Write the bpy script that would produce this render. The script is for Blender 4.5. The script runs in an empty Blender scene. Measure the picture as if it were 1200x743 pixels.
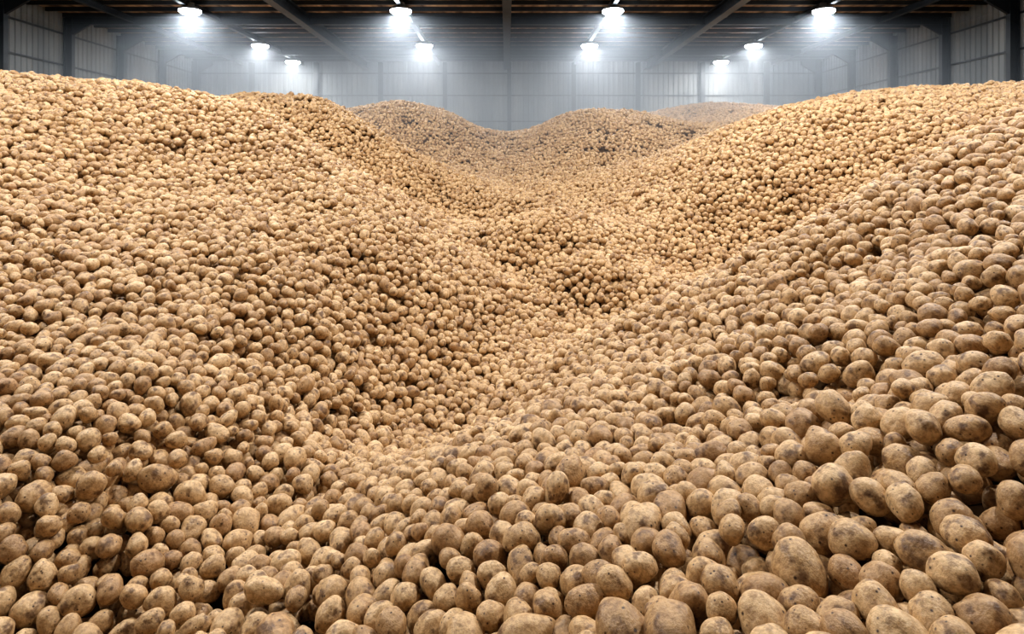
import bpy, bmesh, math, random
import numpy as np
from mathutils import Vector, noise as mnoise
rng = np.random.default_rng(11); random.seed(7)
scene = bpy.context.scene
COL = scene.collection
F = 750.0; CX, CY = 594.0, 197.0
CZ = 4.0                      # camera height above the floor
W2 = 15.65; YB = 32.0; YF = -3.6; H = 5.0

# ------------------------------------------------------------------ camera
cd = bpy.data.cameras.new("camera"); cam = bpy.data.objects.new("camera", cd); COL.objects.link(cam)
cam.location = (0, 0, CZ); cam.rotation_euler = (math.radians(90), 0, 0)
cd.sensor_width = 36; cd.lens = 36*F/1200
cd.shift_x = (600-CX)/1200; cd.shift_y = -(371.5-CY)/1200
cd.clip_start = 0.05; cd.clip_end = 200
scene.camera = cam

# ------------------------------------------------------------------ materials
def mat(name):
    m = bpy.data.materials.new(name); m.use_nodes = True
    nt = m.node_tree; b = nt.nodes["Principled BSDF"]
    return m, nt, b
def N(nt, t, **kw):
    n = nt.nodes.new(t)
    for k, v in kw.items(): setattr(n, k, v)
    return n
def ramp(nt, stops):
    r = N(nt, "ShaderNodeValToRGB"); e = r.color_ramp.elements
    while len(e) < len(stops): e.new(0.5)
    for el, (p, c) in zip(e, stops): el.position = p; el.color = (*c, 1)
    return r
def mix(nt, a, b, fac, blend='MIX'):
    m = N(nt, "ShaderNodeMix", data_type='RGBA', blend_type=blend)
    for sock, v in ((m.inputs[0], fac), (m.inputs[6], a), (m.inputs[7], b)):
        if isinstance(v, bpy.types.NodeSocket): nt.links.new(v, sock)
        elif isinstance(v, tuple): sock.default_value = (*v, 1)
        else: sock.default_value = v
    return m.outputs[2]

def potato_material():
    m, nt, b = mat("potato_skin")
    L = nt.links.new
    tc = N(nt, "ShaderNodeTexCoord"); oi = N(nt, "ShaderNodeObjectInfo")
    mul = N(nt, "ShaderNodeMath", operation='MULTIPLY'); mul.inputs[1].default_value = 37.0
    L(oi.outputs["Random"], mul.inputs[0])
    add = N(nt, "ShaderNodeVectorMath", operation='ADD')
    L(tc.outputs["Object"], add.inputs[0]); L(mul.outputs[0], add.inputs[1])
    def noise(scale, det, rough=0.55):
        n = N(nt, "ShaderNodeTexNoise"); n.inputs["Scale"].default_value = scale
        n.inputs["Detail"].default_value = det; n.inputs["Roughness"].default_value = rough
        L(add.outputs[0], n.inputs["Vector"]); return n
    base = ramp(nt, [(0.0, (0.44, 0.265, 0.120)), (0.3, (0.58, 0.378, 0.185)), (0.65, (0.70, 0.48, 0.255)), (0.85, (0.60, 0.39, 0.19)), (1.0, (0.46, 0.275, 0.125))])
    L(oi.outputs["Random"], base.inputs[0])
    n1 = noise(2.6, 4); r1 = ramp(nt, [(0.53, (0, 0, 0)), (0.66, (.88, .88, .88))]); L(n1.outputs[0], r1.inputs[0])
    c1 = mix(nt, base.outputs[0], (0.15, 0.072, 0.027), r1.outputs[0])
    n2 = noise(7.0, 6, 0.7); r2 = ramp(nt, [(0.36, (0.62, 0.54, 0.46)), (0.57, (1.04, 1.02, 1.0))]); L(n2.outputs[0], r2.inputs[0])
    c2 = mix(nt, c1, r2.outputs[0], 1.0, 'MULTIPLY')
    v = N(nt, "ShaderNodeTexVoronoi"); v.inputs["Scale"].default_value = 4.5; L(add.outputs[0], v.inputs["Vector"])
    r3 = ramp(nt, [(0.08, (1, 1, 1)), (0.18, (0, 0, 0))]); L(v.outputs["Distance"], r3.inputs[0])
    c3 = mix(nt, c2, (0.055, 0.024, 0.01), r3.outputs[0])
    L(c3, b.inputs["Base Color"])
    b.inputs["Roughness"].default_value = 0.47
    b.inputs["Specular IOR Level"].default_value = 0.45
    n3 = noise(14, 5, .6); bp = N(nt, "ShaderNodeBump"); bp.inputs["Strength"].default_value = 0.25; bp.inputs["Distance"].default_value = 0.02
    L(n3.outputs[0], bp.inputs["Height"]); L(bp.outputs[0], b.inputs["Normal"])
    return m
M_POT = potato_material()

def simple(name, c1, c2, scale=3.0, rough=0.6, metal=0.0, stretch=(1, 1, 1), spec=.5):
    m, nt, b = mat(name)
    tc = N(nt, "ShaderNodeTexCoord"); mp = N(nt, "ShaderNodeMapping"); mp.inputs["Scale"].default_value = stretch
    nt.links.new(tc.outputs["Object"], mp.inputs[0])
    n = N(nt, "ShaderNodeTexNoise"); n.inputs["Scale"].default_value = scale; n.inputs["Detail"].default_value = 6
    nt.links.new(mp.outputs[0], n.inputs["Vector"])
    r = ramp(nt, [(0.35, c1), (0.68, c2)]); nt.links.new(n.outputs[0], r.inputs[0])
    nt.links.new(r.outputs[0], b.inputs["Base Color"])
    b.inputs["Roughness"].default_value = rough; b.inputs["Metallic"].default_value = metal
    b.inputs["Specular IOR Level"].default_value = spec
    return m
M_CORE = simple("gap_shade_core", (0.035, 0.018, 0.008), (0.10, 0.055, 0.025), 8, 1.0, spec=0)  # dark colour stands in for the shade seen between potatoes
M_STEEL = simple("dark_blue_steel", (0.006, 0.010, 0.015), (0.018, 0.026, 0.034), 2, 0.5)
M_WALL = simple("grey_cladding", (0.14, 0.16, 0.17), (0.33, 0.35, 0.35), 0.8, 0.6, 0.0, (1, 1, 0.25))
M_DECK = simple("brown_roof_boards", (0.10, 0.06, 0.035), (0.56, 0.37, 0.22), 1.2, 0.8, 0.0, (3, 0.5, 1))
M_CONC = simple("concrete", (0.18, 0.18, 0.17), (0.3, 0.3, 0.28), 2, 0.9)
M_ALU = simple("lamp_housing_metal", (0.12, 0.13, 0.14), (0.2, 0.21, 0.22), 5, 0.4)
m, nt, b = mat("lamp_diffuser_glow"); b.inputs["Emission Color"].default_value = (0.82, 0.91, 1, 1); b.inputs["Emission Strength"].default_value = 60
M_GLOW = m

# ------------------------------------------------------------------ terrain
S = [ # px, py, depth
(1190,740,.95),(1000,740,1.0),(800,740,1.12),(600,740,1.32),(400,740,1.55),(200,740,1.72),(10,740,1.78),
(1150,560,1.28),(1150,460,1.55),(1180,390,1.9),(1150,300,2.4),(1150,210,3.3),(1195,142,4.3),
(1100,185,3.9),(1000,240,3.9),(900,290,4.0),(800,340,4.3),(700,385,4.6),
(1000,600,1.33),(1000,450,2.0),(1000,340,2.8),(800,600,1.55),(800,500,2.2),(900,400,2.6),(800,420,3.1),(700,450,3.1),
(600,500,2.7),(600,600,1.75),(500,560,2.25),(500,650,1.7),
(300,650,2.15),(400,530,3.2),(450,475,4.05),(520,432,4.8),(600,402,5.3),(650,378,5.9),
(30,200,5.2),(200,200,6.2),(30,300,3.9),(200,300,4.3),(30,400,3.0),(200,400,3.2),(400,300,5.3),(400,400,4.15),
(500,350,5.4),(560,310,6.6),(300,480,2.95),(100,500,2.4),(60,620,2.0),(250,580,2.4),
(0,87,7.6),(100,96,8.0),(200,105,8.2),(300,130,8.4),(380,180,8.2),(470,228,8.0),(550,262,8.3),
(300,110,12.8),(380,121,13.2),(430,146,13.0),(500,190,12.5),(570,238,11.5),(340,123,12),(440,190,11.6),
(650,245,8.1),(590,270,8.9),(620,330,7.1),(670,315,6.8),(700,355,6.4),(760,322,6.6),(730,265,8.4),(800,318,7.2),
(920,255,7.5),(1000,212,7.4),(1120,150,7.3),(1080,170,7.2),
(1190,101,8.6),(1050,113,9.2),(950,126,9.8),(900,139,10.0),(800,182,10.6),(720,228,10.8),(850,225,8.4),(950,190,8.0),
(470,122,17.0),(540,146,17.0),(585,178,16.7),(600,212,14),(616,170,16.5),(690,129,17.0),(735,130,17.0),(790,142,17.0),(648,141,17),(700,170,15.0),(790,180,13.3),
(870,137,20.5),(800,126,24.5),(600,159,29),(540,154,28),(660,152,28),
]
A = 4.5
pts = [((px-CX)/F*d, d, (CY-py)/F*d) for px, py, d in S]
pts += [ # world anchors (x, y, z)
(2.2,5.5,-.92),(3.0,5.5,-.62),(3.7,5.3,-.22),(4.6,5.7,.08),(1.5,5.5,-1.32),(.7,9.7,-1.0),
(-2.9,10.3,-.35),(-4.0,10.3,.38),(-1.7,10.2,-1.0),
(0,0,-1.05),(1,0,-.72),(2,.3,-.4),(-1.5,0,-1.3),(-3,.5,-.95),(0,-2,-1.05),(3,-2,-.3),(-3,-2,-.9),(3.5,1.5,0),(4.5,3,.4),(5.5,5,.6),(-4,2.5,-.3),(-6,5,.5),
(0,-3.6,-1.0),
(-8,10,1.1),(-7.5,14,1.1),(-12,20,1.6),(-12,29,1.9),(-9,7,1.1),(8.5,10,1.1),(8,14,1.2),(12,20,1.6),(12,29,2.0),(9,7,1.0),
(4.6,13,.75),(3.8,14.0,.2),(-4.3,15.2,.7),(-3,15.0,.1),(0,31.8,1.3),(-6,31.8,1.8),(6,31.8,1.9),(14,31,2.0),(-14,31,2.0),
(-3.3,21.5,.4),(0,22,-.1),(2.8,21.5,.2),(5,20.5,.5),
]
P = np.array(pts)
def uv(x, y):
    u = np.clip(x/(y+A), -1.25, 1.25); v = np.log(y+A)
    return u, v
U, V = uv(P[:,0], P[:,1]); Zt = P[:,2]/(P[:,1]+A)
def ker(r2): return 0.5*r2*np.log(r2+1e-12)
n = len(P)
K = ker((U[:,None]-U)**2+(V[:,None]-V)**2) + np.eye(n)*1e-5
Q = np.c_[np.ones(n), U, V]
M = np.block([[K, Q],[Q.T, np.zeros((3,3))]])
sol = np.linalg.solve(M, np.r_[Zt, 0,0,0])
def terrain(x, y):
    sh = x.shape; x = x.ravel(); y = y.ravel(); out = np.empty(len(x))
    for i in range(0, len(x), 20000):
        u, v = uv(x[i:i+20000], y[i:i+20000])
        k = ker((u[:,None]-U)**2+(v[:,None]-V)**2)
        out[i:i+20000] = (k@sol[:n] + sol[n] + sol[n+1]*u + sol[n+2]*v)*(y[i:i+20000]+A)
    return np.clip(out, -1.9, 3.0).reshape(sh)
G = 0.1
gx = np.arange(-W2, W2+G, G); gy = np.arange(YF, YB+G, G)
GX, GY = np.meshgrid(gx, gy, indexing='ij')
GZ = terrain(GX, GY)
amp = 0.004*np.clip(GY, 1, 9)
GZ = GZ + amp*(np.sin(GX*1.9+1.3*np.sin(GY*1.1))*np.cos(GY*1.7+.7*GX)+.35*np.sin(GX*4.1+GY*3.3))
DX, DY = np.gradient(GZ, G)
def look(T, x, y):
    fx = np.clip((x-gx[0])/G, 0, len(gx)-1.001); fy = np.clip((y-gy[0])/G, 0, len(gy)-1.001)
    i = fx.astype(int); j = fy.astype(int); a = fx-i; b = fy-j
    return T[i,j]*(1-a)*(1-b)+T[i+1,j]*a*(1-b)+T[i,j+1]*(1-a)*b+T[i+1,j+1]*a*b
def grade(y): return np.clip(1+.038*(y-3.5), 1.0, 1.28)   # larger tubers toward the back of the store

def relax(x, y, r, iters, x0, x1, y0, y1):
    c = 0.13; ncx = int((x1-x0)/c)+3; ncy = int((y1-y0)/c)+3; KK = 10
    for it in range(iters):
        z = look(GZ, x, y)
        ix = np.clip(((x-x0)/c).astype(int)+1, 1, ncx-2); iy = np.clip(((y-y0)/c).astype(int)+1, 1, ncy-2)
        cell = ix*ncy+iy; order = np.argsort(cell, kind='stable'); cs = cell[order]
        start = np.r_[0, np.flatnonzero(np.diff(cs))+1]; cnt = np.diff(np.r_[start, len(cs)])
        rank = np.arange(len(cs))-np.repeat(start, cnt)
        T = -np.ones((ncx*ncy, KK), dtype=np.int64); ok = rank < KK
        T[cs[ok], rank[ok]] = order[ok]
        dx = np.zeros_like(x); dy = np.zeros_like(y)
        for ox in (-1,0,1):
            for oy in (-1,0,1):
                tt = T[cell+ox*ncy+oy]
                for k in range(KK):
                    j = tt[:,k]; I = np.flatnonzero((j>=0)&(j!=np.arange(len(x)))); J = j[I]
                    if len(I)==0: continue
                    ex = x[I]-x[J]; ey = y[I]-y[J]; ez = z[I]-z[J]
                    d = np.sqrt(ex*ex+ey*ey+ez*ez)+1e-6; ov = (r[I]+r[J])-d
                    w = np.where(ov>0, ov/d*0.45, 0)
                    dx[I] += ex*w; dy[I] += ey*w
        m_ = np.hypot(dx,dy); s_ = np.minimum(1, 0.035/(m_+1e-9))
        x = np.clip(x+dx*s_, x0, x1); y = np.clip(y+dy*s_, y0, y1)
    return x, y

def layer(x0, x1, y0, y1, cover, dmean, sig, iters):
    dens = cover/(math.pi/4*dmean**2*(1+sig**2))
    nn = int((x1-x0)*(y1-y0)*dens*1.45)
    x = rng.uniform(x0,x1,nn); y = rng.uniform(y0,y1,nn)
    af = np.sqrt(1+look(DX,x,y)**2+look(DY,x,y)**2)/grade(y)**2
    keep = rng.random(nn) < af/1.45
    x = x[keep]; y = y[keep]
    d = dmean*grade(y)*np.clip(np.exp(rng.normal(0, sig, len(x))), .68, 1.42)
    x, y = relax(x, y, d/2, iters, x0, x1, y0, y1)
    return x, y, d
x1_, y1_, d1_ = layer(-W2+.1, W2-.1, YF+.1, YB-.1, 0.78, 0.072, 0.16, 24)
x2_, y2_, d2_ = layer(-11, 11, YF+.1, 13, 0.80, 0.072, 0.12, 12)
k2 = np.abs(x2_) < 0.9*y2_+3; x2_, y2_, d2_ = x2_[k2], y2_[k2], d2_[k2]
off1 = rng.normal(0, 0.012, len(x1_))*grade(y1_); off2 = (-0.058+rng.normal(0, 0.007, len(x2_)))*grade(y2_)
X = np.r_[x1_, x2_]; Y = np.r_[y1_, y2_]; D = np.r_[d1_, d2_]; OFF = np.r_[off1, off2]
nx = -look(DX,X,Y); ny = -look(DY,X,Y); nz = np.ones_like(nx); l = np.sqrt(nx*nx+ny*ny+1); nx/=l; ny/=l; nz/=l
Z = look(GZ,X,Y)
co = np.c_[X+nx*OFF, Y+ny*OFF, Z+nz*OFF+CZ]
nv = np.c_[nx,ny,nz]
t1 = np.cross(nv, np.array([0.0,1.0,0.0])); t1 /= np.linalg.norm(t1,axis=1)[:,None]; t2 = np.cross(nv, t1)
B = np.stack([t1,t2,nv], axis=2)
def rot(ax, a):
    c, s = np.cos(a), np.sin(a); R = np.zeros((len(a),3,3)); i,j = [(1,2),(2,0),(0,1)][ax]
    R[:,ax,ax]=1; R[:,i,i]=c; R[:,j,j]=c; R[:,i,j]=-s; R[:,j,i]=s; return R
nn = len(X)
R = B@rot(2, rng.uniform(0,2*math.pi,nn))@rot(1, rng.normal(0,.4,nn))@rot(0, rng.uniform(0,2*math.pi,nn))
eul = np.c_[np.arctan2(R[:,2,1],R[:,2,2]), -np.arcsin(np.clip(R[:,2,0],-1,1)), np.arctan2(R[:,1,0],R[:,0,0])]
print("potatoes", nn)

# potato variants
pc = bpy.data.collections.new("potatoes")
def potato(k):
    bm = bmesh.new(); bmesh.ops.create_icosphere(bm, subdivisions=4, radius=0.5)
    ry = random.uniform(.88,1.0); rz = random.uniform(.80,.93); le = random.uniform(.98,1.15)
    if k in (3, 7): le = 1.38
    eyes = [Vector((random.gauss(0,1),random.gauss(0,1),random.gauss(0,1))).normalized() for _ in range(8)]
    o = Vector((k*11.3, k*3.1, 5.5)); bend = random.uniform(-.1,.1); taper = random.uniform(-.14,.14)
    for v in bm.verts:
        d = v.co.normalized()
        f = 1+.14*mnoise.noise(d*1.0+o)+.045*mnoise.noise(d*2.2+o)+.008*mnoise.noise(d*6+o)
        for e in eyes:
            a = d.angle(e)
            f -= .035*math.exp(-(a/.11)**2)
            f += .010*math.exp(-((a-.22)/.09)**2)
        p = d*0.5*f
        p.x *= le; t = 1+taper*p.x*2; p.y *= ry*t; p.z *= rz*t
        p.y += bend*(p.x*p.x*4)
        v.co = p*0.97
    me = bpy.data.meshes.new("potato"); bm.to_mesh(me); bm.free()
    for p in me.polygons: p.use_smooth = True
    me.materials.append(M_POT)
    ob = bpy.data.objects.new("potato_variant", me); pc.objects.link(ob)
NV = 10
for k in range(NV): potato(k)

me = bpy.data.meshes.new("potato_pile_points"); me.vertices.add(nn)
me.vertices.foreach_set("co", co.astype(np.float32).ravel())
a = me.attributes.new("rot", 'FLOAT_VECTOR', 'POINT'); a.data.foreach_set("vector", eul.astype(np.float32).ravel())
a = me.attributes.new("scl", 'FLOAT', 'POINT'); a.data.foreach_set("value", (D*1.03).astype(np.float32))
a = me.attributes.new("idx", 'INT', 'POINT')
idx = rng.integers(0, NV, nn); lng = np.isin(idx,(3,7)) & (rng.random(nn) < .6); idx[lng] = 0
a.data.foreach_set("value", idx.astype(np.int32))
pile = bpy.data.objects.new("potato_pile", me); COL.objects.link(pile)
ng = bpy.data.node_groups.new("potato_scatter", 'GeometryNodeTree')
ng.interface.new_socket("Geometry", in_out='INPUT', socket_type='NodeSocketGeometry')
ng.interface.new_socket("Geometry", in_out='OUTPUT', socket_type='NodeSocketGeometry')
gi = ng.nodes.new("NodeGroupInput"); go = ng.nodes.new("NodeGroupOutput")
ci = ng.nodes.new("GeometryNodeCollectionInfo"); ci.inputs[0].default_value = pc; ci.inputs[1].default_value = True; ci.inputs[2].default_value = True
ip = ng.nodes.new("GeometryNodeInstanceOnPoints")
def na(nm, t):
    q = ng.nodes.new("GeometryNodeInputNamedAttribute"); q.data_type = t; q.inputs[0].default_value = nm; return q.outputs[0]
ng.links.new(gi.outputs[0], ip.inputs["Points"]); ng.links.new(ci.outputs[0], ip.inputs["Instance"])
ip.inputs["Pick Instance"].default_value = True
ng.links.new(na("idx",'INT'), ip.inputs["Instance Index"]); ng.links.new(na("rot",'FLOAT_VECTOR'), ip.inputs["Rotation"])
ng.links.new(na("scl",'FLOAT'), ip.inputs["Scale"]); ng.links.new(ip.outputs[0], go.inputs[0])
md = pile.modifiers.new("scatter", 'NODES'); md.node_group = ng

# heap core (dark brown sheet just under the top potatoes, painting shade into their gaps)
def mesh_obj(name, verts, faces, material, parent=None, smooth=False):
    me = bpy.data.meshes.new(name); me.from_pydata(verts, [], faces); me.update()
    me.materials.append(material)
    if smooth:
        for p in me.polygons: p.use_smooth = True
    ob = bpy.data.objects.new(name, me); COL.objects.link(ob)
    if parent: ob.parent = parent
    return ob
st = 2
cx = GX[::st, ::st]; cy = GY[::st, ::st]
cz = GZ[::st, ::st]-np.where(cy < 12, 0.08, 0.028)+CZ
ni, nj = cx.shape
cx = np.clip(cx, -W2+.02, W2-.02); cy = np.clip(cy, YF+.02, YB-.02)
verts = np.c_[cx.ravel(), cy.ravel(), cz.ravel()].tolist()
faces = [(i*nj+j, (i+1)*nj+j, (i+1)*nj+j+1, i*nj+j+1) for i in range(ni-1) for j in range(nj-1)]
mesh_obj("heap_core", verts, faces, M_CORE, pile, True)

# ------------------------------------------------------------------ building
class MB:
    def __init__(s): s.v = []; s.f = []
    def box(s, x0,x1,y0,y1,z0,z1):
        b = len(s.v); s.v += [(x0,y0,z0),(x1,y0,z0),(x1,y1,z0),(x0,y1,z0),(x0,y0,z1),(x1,y0,z1),(x1,y1,z1),(x0,y1,z1)]
        s.f += [tuple(b+i for i in q) for q in ((0,3,2,1),(4,5,6,7),(0,1,5,4),(1,2,6,5),(2,3,7,6),(3,0,4,7))]
    def prism(s, poly, axis, a0, a1):
        b = len(s.v); k = len(poly)
        for a in (a0, a1):
            for p, q in poly: s.v.append((a,p,q) if axis=='x' else (p,a,q))
        s.f.append(tuple(b+i for i in range(k))); s.f.append(tuple(b+k+i for i in reversed(range(k))))
        for i in range(k): j=(i+1)%k; s.f.append((b+i,b+j,b+k+j,b+k+i))
    def ibeam_y(s, x, y0, y1, zt, h, w, t=.02):
        s.box(x-w/2,x+w/2,y0,y1,zt-t,zt); s.box(x-w/2,x+w/2,y0,y1,zt-h,zt-h+t); s.box(x-t/2,x+t/2,y0,y1,zt-h+t,zt-t)
    def ibeam_x(s, y, x0, x1, zt, h, w, t=.02):
        s.box(x0,x1,y-w/2,y+w/2,zt-t,zt); s.box(x0,x1,y-w/2,y+w/2,zt-h,zt-h+t); s.box(x0,x1,y-t/2,y+t/2,zt-h+t,zt-t)
    def obj(s, name, m, parent=None): return mesh_obj(name, s.v, s.f, m, parent)
ZC = CZ+H+0.45     # underside of roof deck
b = MB(); b.box(-W2-.3,W2+.3,YF-.3,YB+.3,-.2,0); b.obj("floor", M_CONC)
b = MB(); b.box(-W2-.3,W2+.3,YF-.3,YB+.3,ZC,ZC+.1); b.obj("ceiling", M_DECK)
def corr(a0, a1, pitch=.25, dep=.035):
    out = []; a = a0; 
    while a < a1:
        out += [(a,0),(a+pitch*.55,0),(a+pitch*.65,dep),(a+pitch*.9,dep)]; a += pitch
    return [(min(p,a1),q) for p,q in out]+[(a1,0)]
def wall(name, kind, pos, a0, a1, sgn):
    prof = corr(a0,a1); v=[]; f=[]
    for z in (0, ZC):
        for p,q in prof: v.append((p,pos+sgn*q,z) if kind=='y' else (pos+sgn*q,p,z))
    k=len(prof)
    f=[(i,i+1,k+i+1,k+i) for i in range(k-1)]
    mesh_obj(name, v, f, M_WALL)
wall("wall_back",'y',YB,-W2,W2,1); wall("wall_front",'y',YF,-W2,W2,-1)
wall("wall_left",'x',-W2,YF,YB,-1); wall("wall_right",'x',W2,YF,YB,1)
# roof frame
fr = MB()
for x in (0,-7.0,7.0): fr.ibeam_y(x, YF+.05, YB-.05, ZC-.12, .42, .28, .04)
for x in (-3.38,3.38,-10.15,10.15,-13.2,13.2): fr.ibeam_y(x, YF+.05, YB-.05, ZC-.12, .2, .14, .02)
y = YF+.6
while y < YB: fr.box(-W2+.05,W2-.05,y-.04,y+.04,ZC-.14,ZC-.002); y += .85
cols_y = [YB-.25-3.05*i for i in range(12)]
cols_y = [c for c in cols_y if c > YF]
for y in cols_y[1::2]: fr.ibeam_x(y, -W2+.1, W2-.1, ZC-.13, .26, .16, .025)
fr.obj("roof_frame", M_STEEL)
def column_side(sx, y):
    m = MB(); X0 = sx*(W2-.05); X1 = sx*(W2-.34)
    a_, c_ = min(X0,X1), max(X0,X1)
    m.box(a_, a_+.03, y-.09,y+.09,0,ZC-.15); m.box(c_-.03, c_, y-.09,y+.09,0,ZC-.15); m.box(a_+.03,c_-.03,y-.015,y+.015,0,ZC-.15)
    m.prism([(X1,ZC-.75),(X1,ZC-.15),(sx*(W2-1.05),ZC-.15),(sx*(W2-1.05),ZC-.34)],'y',y-.05,y+.05)
    m.obj("steel_column", M_STEEL)
for y in cols_y:
    column_side(-1,y); column_side(1,y)
for i in range(-4,5):
    x = i*3.2+.12
    m = MB(); m.box(x-.10,x+.10,YB-.08,YB-.05,0,ZC-.2); m.box(x-.10,x+.10,YB-.30,YB-.27,0,ZC-.2); m.box(x-.012,x+.012,YB-.27,YB-.08,0,ZC-.2)
    m.obj("steel_column", M_STEEL)
for nm, z in (("a",6.3),("b",7.6),("c",8.7)):
    g = MB(); g.box(-W2+.05,W2-.05,YB-.05,YB-.01,z,z+.06)
    g.box(-W2+.01,-W2+.05,YF+.05,YB-.06,z,z+.06); g.box(W2-.05,W2-.01,YF+.05,YB-.06,z,z+.06); g.obj("trim_"+nm, M_STEEL)

# ------------------------------------------------------------------ lamps
def lamp(x, y, en):
    e = bpy.data.objects.new("high_bay_lamp", None); COL.objects.link(e); e.location = (x,y,CZ+H)
    def ell(name, rings, material):
        k = 32; v=[]; f=[]
        for rx, ry, z in rings:
            for i in range(k):
                t = 2*math.pi*i/k; v.append((rx*math.cos(t), ry*math.sin(t), z))
        for r in range(len(rings)-1):
            for i in range(k):
                j=(i+1)%k; f.append((r*k+i, r*k+j, (r+1)*k+j, (r+1)*k+i))
        f.append(tuple(range(k))); f.append(tuple((len(rings)-1)*k+i for i in reversed(range(k))))
        mesh_obj(name, v, f, material, e)
    ell("housing", [(.33,.33,.025),(.34,.34,.05),(.28,.28,.12),(.14,.14,.16),(.12,.12,.26)], M_ALU)
    ell("diffuser", [(.16,.16,-.10),(.27,.27,-.075),(.33,.33,-.02),(.33,.33,.02)], M_GLOW)
    b = MB(); b.box(-.012,.012,-.012,.012,.26,.33); b.obj("hanger_rod", M_ALU, e)
    ld = bpy.data.lights.new("lamp_light",'AREA'); ld.shape='DISK'; ld.size=.30; ld.energy=en; ld.color=(.97,.98,1.0)
    lo = bpy.data.objects.new("light", ld); COL.objects.link(lo); lo.parent = e; lo.location=(0,0,-.105)
for y, en in ((30.2,170),(26.2,190),(20.4,220),(14.4,85),(8.6,225),(3.6,240)):
    for x in (-10.1,-3.38,3.38,10.1):
        if y > 30 and abs(x) < 5: continue
        lamp(x,y,en)

# haze hanging in the far half of the shed
b = MB(); b.prism([(13,CZ-.6),(YB-.5,CZ-.6),(YB-.5,CZ+4.85),(20,CZ+4.85),(15,CZ+2.0),(13,CZ+1.2)],'x',-W2+.5,W2-.5)
hz = b.obj("dust_haze", M_CONC)
vm = bpy.data.materials.new("haze"); vm.use_nodes = True; nt = vm.node_tree; nt.nodes.clear()
o = nt.nodes.new("ShaderNodeOutputMaterial"); vs = nt.nodes.new("ShaderNodeVolumeScatter")
vs.inputs["Density"].default_value = .045; vs.inputs["Color"].default_value = (.84,.92,1,1); vs.inputs["Anisotropy"].default_value=.35
nt.links.new(vs.outputs[0], o.inputs["Volume"]); hz.data.materials.clear(); hz.data.materials.append(vm)

w = bpy.data.worlds.new("world"); scene.world = w; w.use_nodes = True
w.node_tree.nodes["Background"].inputs[0].default_value = (.5,.65,.8,1); w.node_tree.nodes["Background"].inputs[1].default_value = .1
try:
    scene.cycles.diffuse_bounces = 2; scene.cycles.glossy_bounces = 1; scene.cycles.volume_bounces = 0; scene.cycles.max_bounces = 3
except Exception as ex: print(ex)
scene.view_settings.view_transform = 'Standard'
for lk in ('Medium High Contrast', 'Standard - Medium High Contrast'):
    try: scene.view_settings.look = lk; print("look", lk); break
    except Exception as ex: print(ex)
scene.view_settings.exposure = -0.03
